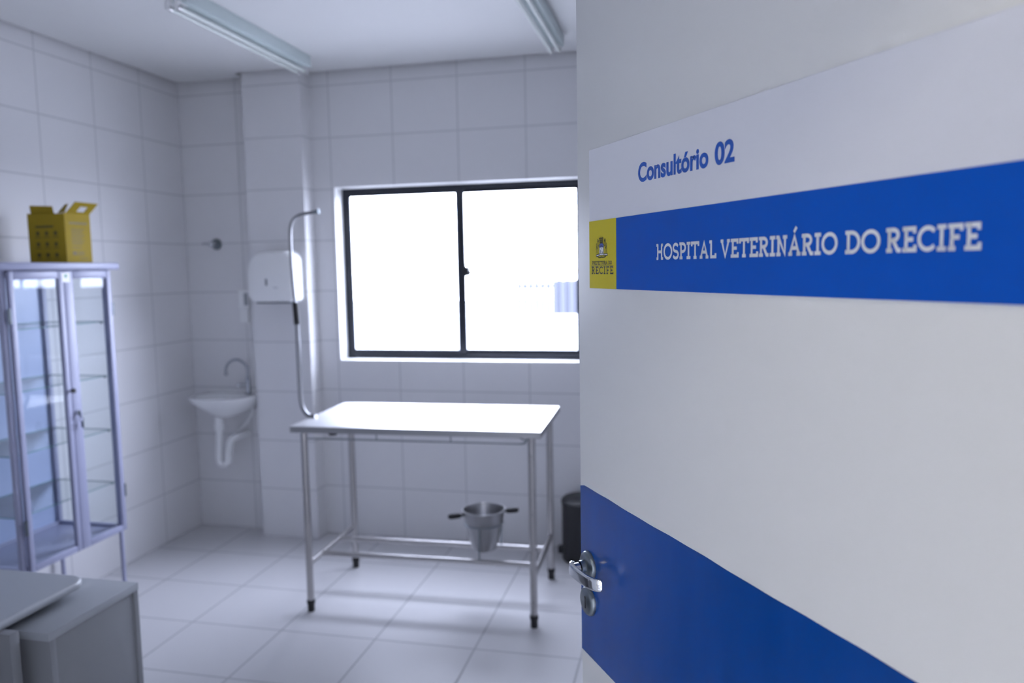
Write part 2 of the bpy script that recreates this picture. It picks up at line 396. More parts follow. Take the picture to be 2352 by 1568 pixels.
# slab lettering drawn stroke by stroke (cap height 1)
def arc(cx, cy_, rx, ry, a0, a1, n=14):
    return [(cx + rx * math.cos(math.radians(a0 + (a1 - a0) * k / n)), cy_ + ry * math.sin(math.radians(a0 + (a1 - a0) * k / n))) for k in range(n + 1)]
S = .13
G = {
 'H': (.78, [[(.14, 0), (.14, 1)], [(.64, 0), (.64, 1)], [(.14, .5), (.64, .5)], [(0, 1), (.14, 1)], [(.64, 0), (.78, 0)], [(.64, 1), (.76, 1)], [(.02, 0), (.14, 0)]]),
 'O': (.94, [arc(.47, .5, .47, .5, 0, 360, 30)]),
 'S': (.62, [arc(.31, .745, .29, .255, 35, 270, 14) + arc(.31, .245, .30, .245, 90, -150, 14)]),
 'P': (.66, [[(.14, 0), (.14, 1)], [(.0, 1), (.34, 1)] + arc(.34, .72, .30, .28, 90, -90, 12) + [(.14, .44)], [(.02, 0), (.27, 0)]]),
 'I': (.34, [[(.17, 0), (.17, 1)], [(0, 0), (.34, 0)], [(0, 1), (.34, 1)]]),
 'T': (.76, [[(.38, 0), (.38, 1)], [(0, .84), (0, 1), (.76, 1), (.76, .84)], [(.26, 0), (.50, 0)]]),
 'A': (.84, [[(.08, 0), (.42, 1), (.76, 0)], [(.21, .34), (.63, .34)], [(0, 0), (.19, 0)], [(.65, 0), (.84, 0)]]),
 'L': (.60, [[(.0, 1), (.14, 1), (.14, 0), (.60, 0), (.60, .17)]]),
 'V': (.84, [[(.08, 1), (.42, 0), (.76, 1)], [(0, 1), (.18, 1)], [(.66, 1), (.84, 1)]]),
 'E': (.64, [[(0, 1), (.60, 1), (.60, .84)], [(.14, 1), (.14, 0)], [(0, 0), (.64, 0), (.64, .17)], [(.14, .5), (.48, .5)]]),
 'R': (.76, [[(.14, 0), (.14, 1)], [(0, 1), (.36, 1)] + arc(.36, .745, .28, .255, 90, -90, 12) + [(.14, .49)], [(.36, .49), (.64, 0), (.76, 0)], [(.02, 0), (.26, 0)]]),
 'N': (.80, [[(0, 1), (.14, 1), (.66, 0), (.66, 1)], [(.14, 1), (.14, 0)], [(.55, 1), (.78, 1)], [(.02, 0), (.26, 0)]]),
 'D': (.80, [[(0, 1), (.32, 1)] + arc(.32, .5, .46, .5, 90, -90, 18) + [(0, 0)], [(.14, 0), (.14, 1)]]),
 'C': (.82, [arc(.47, .5, .46, .5, 48, 312, 24)]),
 'F': (.62, [[(0, 1), (.60, 1), (.60, .84)], [(.14, 1), (.14, 0)], [(.14, .5), (.46, .5)], [(.02, 0), (.27, 0)]]),
 'U': (.78, [[(.14, 1), (.14, .36)] + arc(.40, .36, .26, .36, 180, 360, 14) + [(.66, 1)], [(.02, 1), (.26, 1)], [(.54, 1), (.78, 1)]]),
}
def stroke(bm, pts, hw, z=0.0, flat=1.0):
    """flat ribbon along a polyline with mitred joins"""
    P = [Vector((x, y)) for x, y in pts]
    P = [p_ for k_, p_ in enumerate(P) if k_ == 0 or (p_ - P[k_ - 1]).length > 1e-6]; n = len(P); closed = (P[0] - P[-1]).length < 1e-5
    Lf, Rt = [], []
    for i in range(n):
        d0 = (P[i] - P[i - 1]).normalized() if i > 0 else ((P[-1] - P[-2]).normalized() if closed else None)
        d1 = (P[i + 1] - P[i]).normalized() if i < n - 1 else ((P[1] - P[0]).normalized() if closed else None)
        if d0 is None: d0 = d1
        if d1 is None: d1 = d0
        n0 = Vector((-d0.y, d0.x)); n1 = Vector((-d1.y, d1.x)); m = (n0 + n1)
        m = m.normalized() if m.length > 1e-6 else n0
        k = hw / max(.62, m.dot(n0)); e = Vector((0, 0))
        if not closed and i == 0: e = -d1 * hw * flat
        if not closed and i == n - 1: e = d0 * hw * flat
        Lf.append(P[i] + m * k + e); Rt.append(P[i] - m * k + e)
    va = [bm.verts.new((p.x, p.y, z)) for p in Lf]; vb = [bm.verts.new((p.x, p.y, z)) for p in Rt]
    for i in range(n - 1):
        bm.faces.new((va[i], vb[i], vb[i + 1], va[i + 1]))
def slab_word(txt, hw, gap=.20):
    bm = bmesh.new(); x = 0
    for ch in txt:
        acute = ch == '\u00c1'
        wd, st = G['A' if acute else ch]
        for s in st: stroke(bm, [(x + px, hw + py * (1 - 2 * hw)) for px, py in s], hw, flat=.6)
        if acute: stroke(bm, [(x + wd * .46, 1.13), (x + wd * .66, 1.33)], hw * .9, flat=.3)
        x += wd + gap
    return bm
b = bm_()
for txt, u0, u1 in (('HOSPITAL', .2605, .4000), ('VETERIN\u00c1RIO', .4085, .5985), ('DO', .6085, .6510), ('RECIFE', .6575, .7515)):
    t = slab_word(txt, .086); fit(t, u0, u1, base=1.6080, cap=.0222, n=.0036); merge(b, t)
dobj('hospital_lettering', b, m_txt_white, sign, smooth=False, label='white words HOSPITAL VETERIN\u00c1RIO DO RECIFE')

# coat of arms and small words on the yellow panel; plan coordinates 0..1 across the panel
def cu(x): return .0508 + (x - 110) * 1.075e-4
def cz(y): return 1.647 - (y - 220) * 5.0e-5
def cs(bm, pts, hw): 
    t = bmesh.new(); stroke(t, [(cu(x) * 1000, cz(y) * 1000) for x, y in pts], hw)
    for v in t.verts: v.co = Vector((v.co.x / 1000, v.co.y / 1000, .0037))
    merge(bm, t)
def cp(bm, pts, n=.0036):
    bm.faces.new([bm.verts.new((cu(x), cz(y), n)) for x, y in pts])
b = bm_()
for k in range(5):                                   # mural crown
    cs(b, [(455 + k * 27 - (2 - k) * 4, 250 - 12 * (k % 2)), (462 + k * 23, 385)], .85)
cs(b, [(440, 262), (565, 255)], .7); cs(b, [(462, 385), (550, 380)], .9); cs(b, [(452, 320), (560, 315)], .6)
for sgn in (-1, 1):                                   # supporters either side with staffs and leaves
    X = lambda d: 512 + sgn * d
    cs(b, [(X(112), 300), (X(100), 330), (X(116), 350)], 1.5)
    cs(b, [(X(112), 350), (X(122), 420), (X(108), 490), (X(124), 560)], .9)
    cs(b, [(X(88), 360), (X(82), 430), (X(96), 500)], .6)
    cs(b, [(X(160), 420), (X(168), 470), (X(158), 530), (X(170), 600)], .8)
    cs(b, [(X(124), 560), (X(108), 620), (X(118), 690), (X(106), 745)], .7)
    cs(b, [(X(170), 600), (X(160), 660), (X(172), 720)], .5)
    cs(b, [(X(140), 470), (X(150), 520), (X(138), 580)], .5)
cs(b, [(395, 835), (450, 862), (512, 845), (574, 860), (650, 825)], .9)
cs(b, [(420, 870), (470, 872), (512, 860), (560, 870), (630, 850)], .6)
dobj('coat_of_arms', b, m_olive, sign, smooth=False)
b = bm_(); cp(b, [(440, 560), (440, 470), (465, 425), (512, 408), (555, 420), (582, 465), (582, 555)]); dobj('shield', b, m_crest_blue, sign, smooth=False)
b = bm_(); cs(b, [(440, 560), (440, 470), (465, 425), (512, 408), (555, 420), (582, 465), (582, 730), (440, 740), (440, 560)], .45)
cs(b, [(340, 775), (395, 765), (445, 755), (455, 790), (580, 785), (585, 752), (640, 750), (705, 752)], .6); cs(b, [(345, 830), (400, 815), (455, 795)], .6); cs(b, [(582, 790), (650, 805), (705, 800), (705, 752)], .6); cs(b, [(340, 775), (345, 830)], .5)
dobj('shield_outline', b, m_txt_dark, sign, smooth=False)
b = bm_(); cp(b, [(452, 545), (572, 540), (574, 728), (450, 732)], .0038); cp(b, [(458, 748), (580, 745), (580, 780), (458, 784)], .0038); cp(b, [(350, 785), (440, 768), (445, 785), (352, 818)], .0036); cp(b, [(590, 762), (695, 760), (695, 790), (592, 780)], .0036)
dobj('fortress', b, m_txt_white, sign, smooth=False)
b = bm_(); cs(b, [(490, 640), (492, 725)], .7); cs(b, [(540, 690), (545, 725)], .9); cs(b, [(510, 565), (510, 590)], .5); cs(b, [(475, 540), (480, 505), (512, 485), (545, 505), (552, 540)], .5)
for v in b.verts: v.co.z = .0040
dobj('fortress_door', b, m_txt_dark, sign, smooth=False)
b = bm_()
for txt, u0, u1 in (('PREFEITURA', .0605, .1140), ('DO', .1175, .1290)):
    t = slab_word(txt, .085, .20); fit(t, u0, u1, base=1.6035, cap=.0060, n=.0037); merge(b, t)
t = slab_word('RECIFE', .074, .30); fit(t, .0585, .1335, base=1.5885, cap=.0122, n=.0037); merge(b, t)
t = bmesh.new(); stroke(t, [(57, 1601.6), (133.5, 1601.6)], .28); 
for v in t.verts: v.co = Vector((v.co.x / 1000, v.co.y / 1000, .0037))
merge(b, t)
dobj('city_lettering', b, m_txt_dark, sign, smooth=False, label='small dark words PREFEITURA DO RECIFE')

# lever handle and keyhole rose
A3 = Matrix(((1, 0, 0), (0, 1, 0), (0, 0, 1)))        # lathe axis along n in door coordinates
hu, hz = .033, 1.085
b = bm_(); lathe(b, [(.0, .0095), (.012, .0095), (.0205, .0088), (.0225, .007), (.0245, .006), (.0258, .003), (.0258, .0)], (hu, hz, .0004), 44, axis=A3)
lathe(b, [(.0118, .009), (.0112, .018)], (hu, hz, .0004), 24, axis=A3)
handle = dobj('handle_rose', b, m_satin, door, label='round satin steel handle rose')
b = bm_(); lathe(b, [(.0085, .016), (.0085, .034), (.0, .034)], (hu, hz, 0), 24, axis=A3)
def bar(bm, path, hh, ht, seg=10):
    """flat rounded bar swept along a path in the (u, n) plane; hh half height, ht half thickness"""
    pts = [Vector((p[0], p[1])) for p in path]; rings = []
    for i, p in enumerate(pts):
        d = (pts[min(i + 1, len(pts) - 1)] - pts[max(i - 1, 0)]).normalized(); nn = Vector((-d.y, d.x)); ring = []
        h = hh[i] if isinstance(hh, list) else hh
        for k in range(4 * seg):
            a = 2 * PI * k / (4 * seg); ca, sa = math.cos(a), math.sin(a)
            ex = math.copysign(abs(ca) ** .45, ca) * ht; ez = math.copysign(abs(sa) ** .55, sa) * h
            ring.append(bm.verts.new((p.x + nn.x * ex, hz + ez, p.y + nn.y * ex)))
        rings.append(ring)
    for r0, r1 in zip(rings, rings[1:]):
        for k in range(len(r0)): bm.faces.new((r0[k], r0[(k + 1) % len(r0)], r1[(k + 1) % len(r0)], r1[k]))
    bm.faces.new(rings[0][::-1]); bm.faces.new(rings[-1])
path = smooth_path([(hu - .009, .025, 0), (hu - .004, .0325, 0), (hu + .008, .0355, 0), (hu + .030, .0355, 0), (hu + .052, .0340, 0), (hu + .068, .031, 0), (hu + .079, .025, 0), (hu + .083, .018, 0)], 6)
bar(b, [(p.x, p.y) for p in path], [.0085] * 3 + [.0105] * (len(path) - 5) + [.010, .008], .0040)
lev = dobj('lever', b, m_chrome, handle, label='bent chrome lever')
b = bm_(); lathe(b, [(.0, .0185), (.003, .0185), (.003, .012)], (hu + .001, hz - .0112, .0), 14); 
b.transform(Matrix.Identity(4)); dobj('set_screw', b, m_chrome, handle)
kz = 1.022
b = bm_(); lathe(b, [(.0, .0085), (.0205, .0082), (.0235, .006), (.0252, .003), (.0252, .0)], (hu, kz, .0004), 44)
key = dobj('keyhole_rose', b, m_satin, door, label='round satin steel keyhole rose')
b = bm_(); prism(b, round_poly(hu - .0016, kz - .012, hu + .0016, kz + .007, .0014, 3), .0088, .0092); lathe(b, [(.0, .0093), (.0028, .0093), (.0028, .0085)], (hu, kz + .007, .0), 14)
dobj('keyhole', b, m_rubber, key, label='black keyhole slot')
for hz_ in (.25, 1.05, 1.85):
    b = bm_(); tube(b, [(DW + .004, hz_ - .05, -.004 - DT), (DW + .004, hz_ + .05, -.004 - DT)], .007, 12); dobj('hinge', b, m_satin, door)

# ------------------------------------------------------------------ ceiling lamps
def lamp_fixture(name, xs, xr, y0, y1, label):
    t = thing(name, label, 'ceiling light', (xr - .03, (y0 + y1) / 2, H - .001), 0, 'twin tube ceiling lights')
    b = bm_(); box(b, (xr - .066, y0 + .03, H - .060), (xr, y1 - .02, H - .0005), .003); obj('batten', b, m_batten, t, True)
    for x in xs:
        b = bm_(); tube(b, [(x, y0 + .02, H - .080), (x, y1 - .02, H - .080)], .0095, 14); tb = obj('tube', b, m_tube, t, True)
        for ya, yb in ((y0 + .012, y0 + .034), (y1 - .034, y1 - .012)):
            b = bm_(); tube(b, [(x, ya, H - .080), (x, yb, H - .080)], .0102, 14); obj('end_cap', b, m_steel, tb, True)
        for yy in (y0 + .006, y1 - .018):
            b = bm_(); box(b, (x - .009, yy, H - .090), (x + .009, yy + .012, H - .056), .003); box(b, (x - .009, yy, H - .062), (x + .009, yy + .07 if yy < (y0 + y1) / 2 else yy + .012, H - .054), .002)
            if yy > (y0 + y1) / 2: box(b, (x - .009, yy - .05, H - .062), (x + .009, yy + .012, H - .054), .002)
            obj('lampholder', b, m_pvc, t, True)
lamp_fixture('ceiling_light', (-2.040, -1.997), -1.962, 2.80, 3.90, 'unlit twin tube ceiling light above the pilaster and washbasin side')
lamp_fixture('ceiling_light', (-.664, -.622), -.598, 2.80, 3.90, 'unlit twin tube ceiling light cut off by the open door')

# ------------------------------------------------------------------ examination table
TC = Vector((-1.206, 3.488, 0)); TR = math.radians(1.8)
tab = thing('examination_table', 'stainless steel examination table in front of the window', 'table', TC, TR)
hx, hy, tz = .584, .312, .897
b = bm_(); box(b, (-hx, -hy, tz - .003), (hx, hy, tz), .0012); obj('tabletop', b, m_top, tab); b = bm_()
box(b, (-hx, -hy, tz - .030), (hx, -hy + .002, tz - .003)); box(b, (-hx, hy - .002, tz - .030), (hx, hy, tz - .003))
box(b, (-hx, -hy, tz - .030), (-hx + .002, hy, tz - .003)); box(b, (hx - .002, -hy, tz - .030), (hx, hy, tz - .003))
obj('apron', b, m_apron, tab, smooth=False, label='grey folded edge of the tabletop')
lx, ly, lr = .536, .272, .0165
for sx, s_y in ((-1, -1), (1, -1), (-1, 1), (1, 1)):
    b = bm_(); tube(b, [(sx * lx, s_y * ly, .05), (sx * lx, s_y * ly, tz - .003)], lr, 20); lg = obj('leg', b, m_steel, tab)
    b = bm_(); lathe(b, [(.0, 0), (.0155, 0), (.0165, .004), (.0165, .035), (.0195, .037), (.0195, .056), (.0165, .058)], (sx * lx, s_y * ly, 0), 20); obj('rubber_foot', b, m_rubber, lg, label='black rubber foot')
RZ = .232
for sx in (-1, 1):
    b = bm_(); tube(b, [(sx * lx, -ly, RZ), (sx * lx, ly, RZ)], .0125, 16); obj('side_rail', b, m_steel, tab)
for yy in (-.135, .075):
    b = bm_(); tube(b, [(-lx, yy, RZ), (lx, yy, RZ)], .0125, 16); obj('long_rail', b, m_steel, tab)
# wire paper rail below the front edge
b = bm_()
tube(b, [(-lx + .012, -ly + .0, .832), (lx - .05, -ly, .832)], .003, 8)
for xx in (-.18, .17): tube(b, [(xx, -ly, tz - .004), (xx, -ly, .832)], .003, 8)
tube(b, smooth_path([(lx - .05, -ly, .832), (lx - .03, -ly, .838), (lx - .02, -ly, .852), (lx - .012, -ly, .86)], 4), .0035, 8)
tube(b, smooth_path([(lx - .06, -ly, .866), (lx - .045, -ly, .856), (lx - .025, -ly, .85), (lx - .012, -ly, .86)], 4), .003, 8)
obj('wire_rail', b, m_satin, tab)
b = bm_(); lathe(b, [(.0, -.014), (.018, -.012), (.022, -.004), (.022, .0)], (-.385, -.285, tz - .030), 18); obj('drain_plug', b, m_rubber, tab, label='small black plug below the tabletop')
# holder ring for the bucket
BC = Vector((-.945, 3.452))
b = bm_()
ang = lambda a, r, z: (BC.x + r * math.cos(a), BC.y + r * math.sin(a), z)
tube(b, [ang(2 * PI * k / 40, .092, .392) for k in range(41)], .004, 8, False)
for a, yy in ((-PI / 2, 3.356), (math.radians(35), 3.572), (math.radians(145), 3.558)):
    t0 = Vector(ang(a, .092, .392)); t1 = Vector((BC.x + .065 * math.cos(a) if a > 0 else BC.x, yy, RZ + .012)); tube(b, [t0, t1], .004, 8)
obj('bucket_ring', b, m_satin, tab, True, label='wire ring that holds the bucket')
# drip stand clamped to the left edge
b = bm_()
Yp = 3.366
low = smooth_path([(-1.755, Yp, .903), (-1.790, Yp, .905), (-1.816, Yp, .930), (-1.829, Yp, .975), (-1.832, Yp, 1.05), (-1.832, Yp, 1.20), (-1.833, Yp, 1.40)], 6)
tube(b, low, .0105, 16)
tube(b, smooth_path([(-1.833, Yp, 1.39), (-1.839, Yp, 1.46), (-1.848, Yp, 1.653), (-1.847, Yp, 1.795), (-1.833, Yp, 1.842), (-1.804, Yp, 1.866), (-1.767, Yp, 1.876), (-1.715, Yp, 1.882)], 6), .0078, 16)
pole = obj('drip_stand', b, m_pole, tab, True, label='bent steel drip stand on the table edge')
b = bm_(); tube(b, [(-1.8325, Yp, 1.350), (-1.837, Yp, 1.455)], .0145, 16); obj('sleeve', b, m_rubber, pole, True, label='black grip sleeve')
b = bm_(); tube(b, [(-1.722, Yp, 1.8815), (-1.708, Yp, 1.883), (-1.694, Yp, 1.885)], [.0085, .010, .0135], 14); obj('hook_end', b, m_satin, pole, True)

# bucket
bk = thing('steel_bucket', 'small steel bucket with two black handles below the examination table', 'bucket', (BC.x, BC.y, .262))
b = bm_()
outer = [(.0, .262), (.052, .262), (.058, .266), (.0905, .392), (.100, .452), (.105, .455), (.105, .459)]
inner = [(.099, .459), (.097, .452), (.088, .392), (.056, .270), (.0, .268)]
lathe(b, outer + inner, (BC.x, BC.y, 0), 44); obj('body', b, m_bucket, bk, True)
for sgn in (-1, 1):
    a = math.radians(28); d = Vector((math.cos(a), math.sin(a), 0)) * sgn; c = Vector((BC.x, BC.y, .438))
    b = bm_(); tube(b, [c + d * .093, c + d * .118], .006, 10); tube(b, [c + d * .112 + Z * .001, c + d * .122, c + d * .160 - Z * .001, c + d * .172], [.010, .013, .0135, .009], 12)
    obj('handle', b, m_rubber, bk, True, label='black handle')

# ------------------------------------------------------------------ pedal bin
bc = Vector((-.540, 4.082, 0))
pb = thing('pedal_bin', 'black pedal bin against the end wall beside the open door', 'bin', bc)
b = bm_(); lathe(b, [(.0, .004), (.124, .004), (.128, .010), (.128, .318), (.0, .318)], (0, 0, 0), 44); obj('body', b, m_blackplastic, pb)
b = bm_(); lathe(b, [(.131, .312), (.132, .332), (.122, .344), (.08, .354), (.0, .358)], (0, 0, 0), 44); obj('lid', b, m_blackplastic, pb)
b = bm_(); box(b, (-.150, -.03, .030), (-.118, .012, .068), .004); obj('pedal', b, m_blackplastic, pb)

# ------------------------------------------------------------------ washbasin
sk = thing('washbasin', 'small white wall-hung washbasin in the corner', 'washbasin', (-2.728, D, .86))
b = bm_()
def basin_ring(sxr, dep, z, yb=D - .002, n=28, xoff=0):
    out = []
    for k in range(n + 1):
        a = PI * k / n; ca, sa = math.cos(a), math.sin(a)
        out.append((-2.728 + xoff + sxr * math.copysign(abs(ca) ** .75, ca), yb - dep * abs(sa) ** .62, z))
    return out
lev_ = [basin_ring(.210, .292, .866, xoff=-.006), basin_ring(.212, .295, .858, xoff=-.006), basin_ring(.203, .286, .836, xoff=-.005), basin_ring(.165, .250, .800), basin_ring(.115, .205, .760), basin_ring(.060, .165, .735), basin_ring(.030, .145, .730)]
rings = [[b.verts.new(p) for p in r] for r in lev_]
for r0, r1 in zip(rings, rings[1:]):
    for k in range(len(r0) - 1): b.faces.new((r0[k], r0[k + 1], r1[k + 1], r1[k]))
b.faces.new(rings[-1])
# rim and bowl
cx, cy0 = -2.738, D - .155
inr = []
for rr, z in ((1.0, .866), (.96, .852), (.85, .815), (.6, .785), (.2, .770)):
    inr.append([b.verts.new((cx + .155 * rr * math.cos(2 * PI * k / 56), cy0 + .110 * rr * math.sin(2 * PI * k / 56), z)) for k in range(56)])
for r0, r1 in zip(inr, inr[1:]):
    for k in range(56): b.faces.new((r0[k], r0[(k + 1) % 56], r1[(k + 1) % 56], r1[k]))
b.faces.new(inr[-1])
top_edges = []
for k in range(len(rings[0]) - 1): top_edges.append(b.edges.get((rings[0][k], rings[0][k + 1])))
top_edges.append(b.edges.new((rings[0][-1], rings[0][0])))
for k in range(56): top_edges.append(b.edges.get((inr[0][k], inr[0][(k + 1) % 56])))
bmesh.ops.triangle_fill(b, edges=top_edges, use_beauty=True)
basin = obj('basin', b, m_ceramic, sk, True)
b = bm_(); box(b, (-2.90, D - .012, .866), (-2.56, D - .001, .884), .004); obj('splash_lip', b, m_ceramic, sk, True)
tx, ty = -2.598, D - .075
b = bm_(); lathe(b, [(.0, .866), (.020, .866), (.020, .872), (.013, .876), (.012, .965), (.009, .972)], (tx, ty, 0), 24)
tube(b, smooth_path([(tx, ty, .965), (tx, ty, 1.02), (tx - .014, ty - .006, 1.052), (tx - .05, ty - .012, 1.078), (tx - .088, ty - .018, 1.075), (tx - .118, ty - .024, 1.050), (tx - .130, ty - .026, 1.018), (tx - .131, ty - .026, .995)], 6), .0072, 14)
tube(b, [(tx - .131, ty - .026, 1.000), (tx - .131, ty - .026, .985)], .010, 14)
fa = obj('faucet', b, m_tap, sk, True, label='chrome gooseneck tap')
b = bm_(); tube(b, [(tx, ty, .925), (tx - .03, ty - .03, .925)], .008, 12); lathe(b, [(.0, .012), (.016, .010), (.019, 0), (.016, -.010), (.0, -.012)], (tx - .040, ty - .040, .925), 20); obj('tap_knob', b, m_chrome, fa, True)
b = bm_(); xq, yq = -2.772, D - .135
tube(b, [(xq, yq, .735), (xq, yq, .690)], [.024, .027], 18); tube(b, [(xq, yq, .695), (xq, yq, .655)], .030, 18)
tube(b, smooth_path([(xq, yq, .66), (xq - .004, yq, .58), (xq - .012, yq, .50), (xq - .004, yq, .455), (xq + .022, yq, .440), (xq + .048, yq, .460), (xq + .058, yq, .53), (xq + .075, yq, .590), (xq + .10, yq + .02, .610), (xq + .12, yq + .132, .612)], 6), .021, 16)
obj('drain_pipe', b, m_pvc, sk, True, label='white bent drain pipe')
b = bm_(); tube(b, smooth_path([(tx + .010, ty, .86), (tx + .016, ty + .01, .80), (tx - .006, ty + .02, .73), (tx - .06, ty + .03, .668), (tx - .12, ty + .05, .628), (tx - .135, ty + .073, .624)], 6), .0065, 12); obj('supply_hose', b, m_pvc, sk, True, label='thin white supply hose')

# wall valve
vv = thing('shutoff_valve', 'small chrome valve on the corner wall above the washbasin', 'valve', (-2.815, D, 1.78))
YA = Matrix(((1, 0, 0), (0, 0, -1), (0, 1, 0)))       # lathe axis pointing out of the back wall
b = bm_(); lathe(b, [(.034, .0), (.034, .004), (.028, .014), (.015, .018), (.013, .045), (.0, .045)], (-2.812, D - .001, 1.78), 30, axis=YA); ro = obj('escutcheon', b, m_satin, vv, True)
b = bm_(); lathe(b, [(.0, .072), (.014, .070), (.017, .060), (.015, .046), (.0, .044)], (-2.812, D, 1.78), 24, axis=YA); tube(b, [(-2.785, D - .058, 1.78), (-2.868, D - .058, 1.782)], [.006, .0075], 10); obj('valve_handle', b, m_chrome, vv, True)

# switch and socket plate
sp = thing('switch_plate', 'white switch and socket plate on the wall beside the pilaster', 'wall socket', (-2.62, D, 1.40))
b = bm_(); box(b, (-2.672, D - .020, 1.385), (-2.598, D - .0005, 1.500), .004); box(b, (-2.672, D - .014, 1.300), (-2.612, D - .0005, 1.383), .004); obj('plate', b, m_pvc, sp, True)
b = bm_(); box(b, (-2.632, D - .024, 1.405), (-2.606, D - .018, 1.480), .002); obj('switch', b, mat('switch_grey', (.35, .37, .40), .4), sp, True, label='grey switch rocker')

# paper towel dispenser
DX0, DX1, DZ0, DZ1, DYf = -2.486, -2.180, 1.428, 1.728, PY - .110
pd = thing('towel_dispenser', 'white paper towel dispenser on the pilaster', 'paper dispenser', ((DX0 + DX1) / 2, PY, DZ0))
b = bm_()
prof = []
def rr(x0, z0, x1, z1, r_bot, r_top, n=9):
    out = []
    for cx_, cz_, r, a0 in ((x1 - r_bot, z0 + r_bot, r_bot, -90), (x1 - r_top, z1 - r_top, r_top, 0), (x0 + r_top * 1.5, z1 - r_top * 1.9, r_top * 1.5, 90), (x0 + r_bot * 1.6, z0 + r_bot * 1.6, r_bot * 1.6, 180)):
        for k in range(n + 1):
            a = math.radians(a0 + 90 * k / n); out.append((cx_ + r * math.cos(a), cz_ + r * math.sin(a) * (1.9 / 1.5 if a0 == 90 else 1)))
    return out
rings = []
for dy, ins, rb, rt_ in ((0, 0, .03, .066), (.030, 0, .03, .066), (.080, .006, .029, .064), (.097, .012, .028, .062), (.106, .020, .026, .060), (.110, .032, .022, .056)):
    rings.append([b.verts.new((x, PY - .0005 - dy, z)) for x, z in rr(DX0 + ins * .7, DZ0 + ins * .5, DX1 - ins, DZ1 - ins * .8, rb, rt_)])
for r0, r1 in zip(rings, rings[1:]):
    for k in range(len(r0)): b.faces.new((r0[k], r0[(k + 1) % len(r0)], r1[(k + 1) % len(r0)], r1[k]))
b.faces.new(rings[0][::-1]); b.faces.new(rings[-1])
obj('cover', b, m_pvc, pd, True)
b = bm_(); box(b, (-2.362, DYf - .003, 1.527), (-2.350, DYf + .004, 1.566), .003); obj('lock', b, m_lock, pd, True, label='dark oval lock')
b = bm_(); box(b, (-2.312, DYf - .001, 1.512), (-2.284, DYf + .004, 1.518), .001); obj('badge', b, mat('badge_grey', (.55, .57, .60), .4), pd, True)
b = bm_(); box(b, (DX0 + .05, DYf + .02, DZ0 - .004), (DX1 - .04, PY - .02, DZ0 + .004), .002); obj('outlet', b, m_lock, pd, True)

# ------------------------------------------------------------------ glass medicine cabinet
CFX, CBX, CYa, CYb, CZ0, CZ1 = -2.632, -3.005, 2.500, 3.082, .385, 1.628
cab = thing('medicine_cabinet', 'white metal and glass medicine cabinet against the side wall', 'cabinet', ((CFX + CBX) / 2, (CYa + CYb) / 2, 0))
p = .022
b = bm_()
for x, y in ((CFX - p, CYa), (CFX - p, CYb - p), (CBX, CYa), (CBX, CYb - p)): box(b, (x, y, CZ0), (x + p, y + p, CZ1), .002)
for z0, z1 in ((CZ0, CZ0 + .028), (CZ1 - .028, CZ1)):
    box(b, (CFX - p, CYa + p, z0), (CFX - .006, CYb - p, z1), .002); box(b, (CBX, CYa + p, z0), (CBX + p, CYb - p, z1), .002)
    box(b, (CBX + p, CYa, z0), (CFX - p, CYa + p, z1), .002); box(b, (CBX + p, CYb - p, z0), (CFX - p, CYb, z1), .002)
obj('frame', b, m_cab, cab, True)
b = bm_(); box(b, (CBX - .012, CYa - .035, CZ1), (CFX + .035, CYb + .035, CZ1 + .032), .006); obj('top', b, m_cab, cab, True)
b = bm_(); box(b, (CBX + .004, CYa + .004, CZ0 + .008), (CFX - .008, CYb - .004, CZ0 + .016), .001); obj('bottom', b, m_cab, cab, True)
b = bm_(); box(b, (CBX + .002, CYa + p, CZ0 + .028), (CBX + .006, CYb - p, CZ1 - .028)); obj('back_panel', b, m_cab_in, cab, True, label='pale blue back panel')
for y in (CYa + .009, CYb - .013):
    b = bm_(); box(b, (CBX + p, y, CZ0 + .028), (CFX - p, y + .004, CZ1 - .028)); obj('side_pane', b, m_glass, cab, True, False)
for z in (1.385, 1.130, .873, .618):
    b = bm_(); box(b, (CBX + .012, CYa + .016, z), (CFX - .026, CYb - .016, z + .004)); o = obj('shelf', b, [m_shelf, m_edge], cab, True, False, label='clear glass shelf')
    for f in o.data.polygons:
        if abs(f.normal.z) < .5: f.material_index = 1
    for x in (CBX + .03, CFX - .035):
        for y in (CYa + .018, CYb - .026):
            b = bm_(); tube(b, [(x, y, z - .004), (x, y + .008, z - .004)], .004, 8); obj('shelf_pin', b, m_satin, o, True)
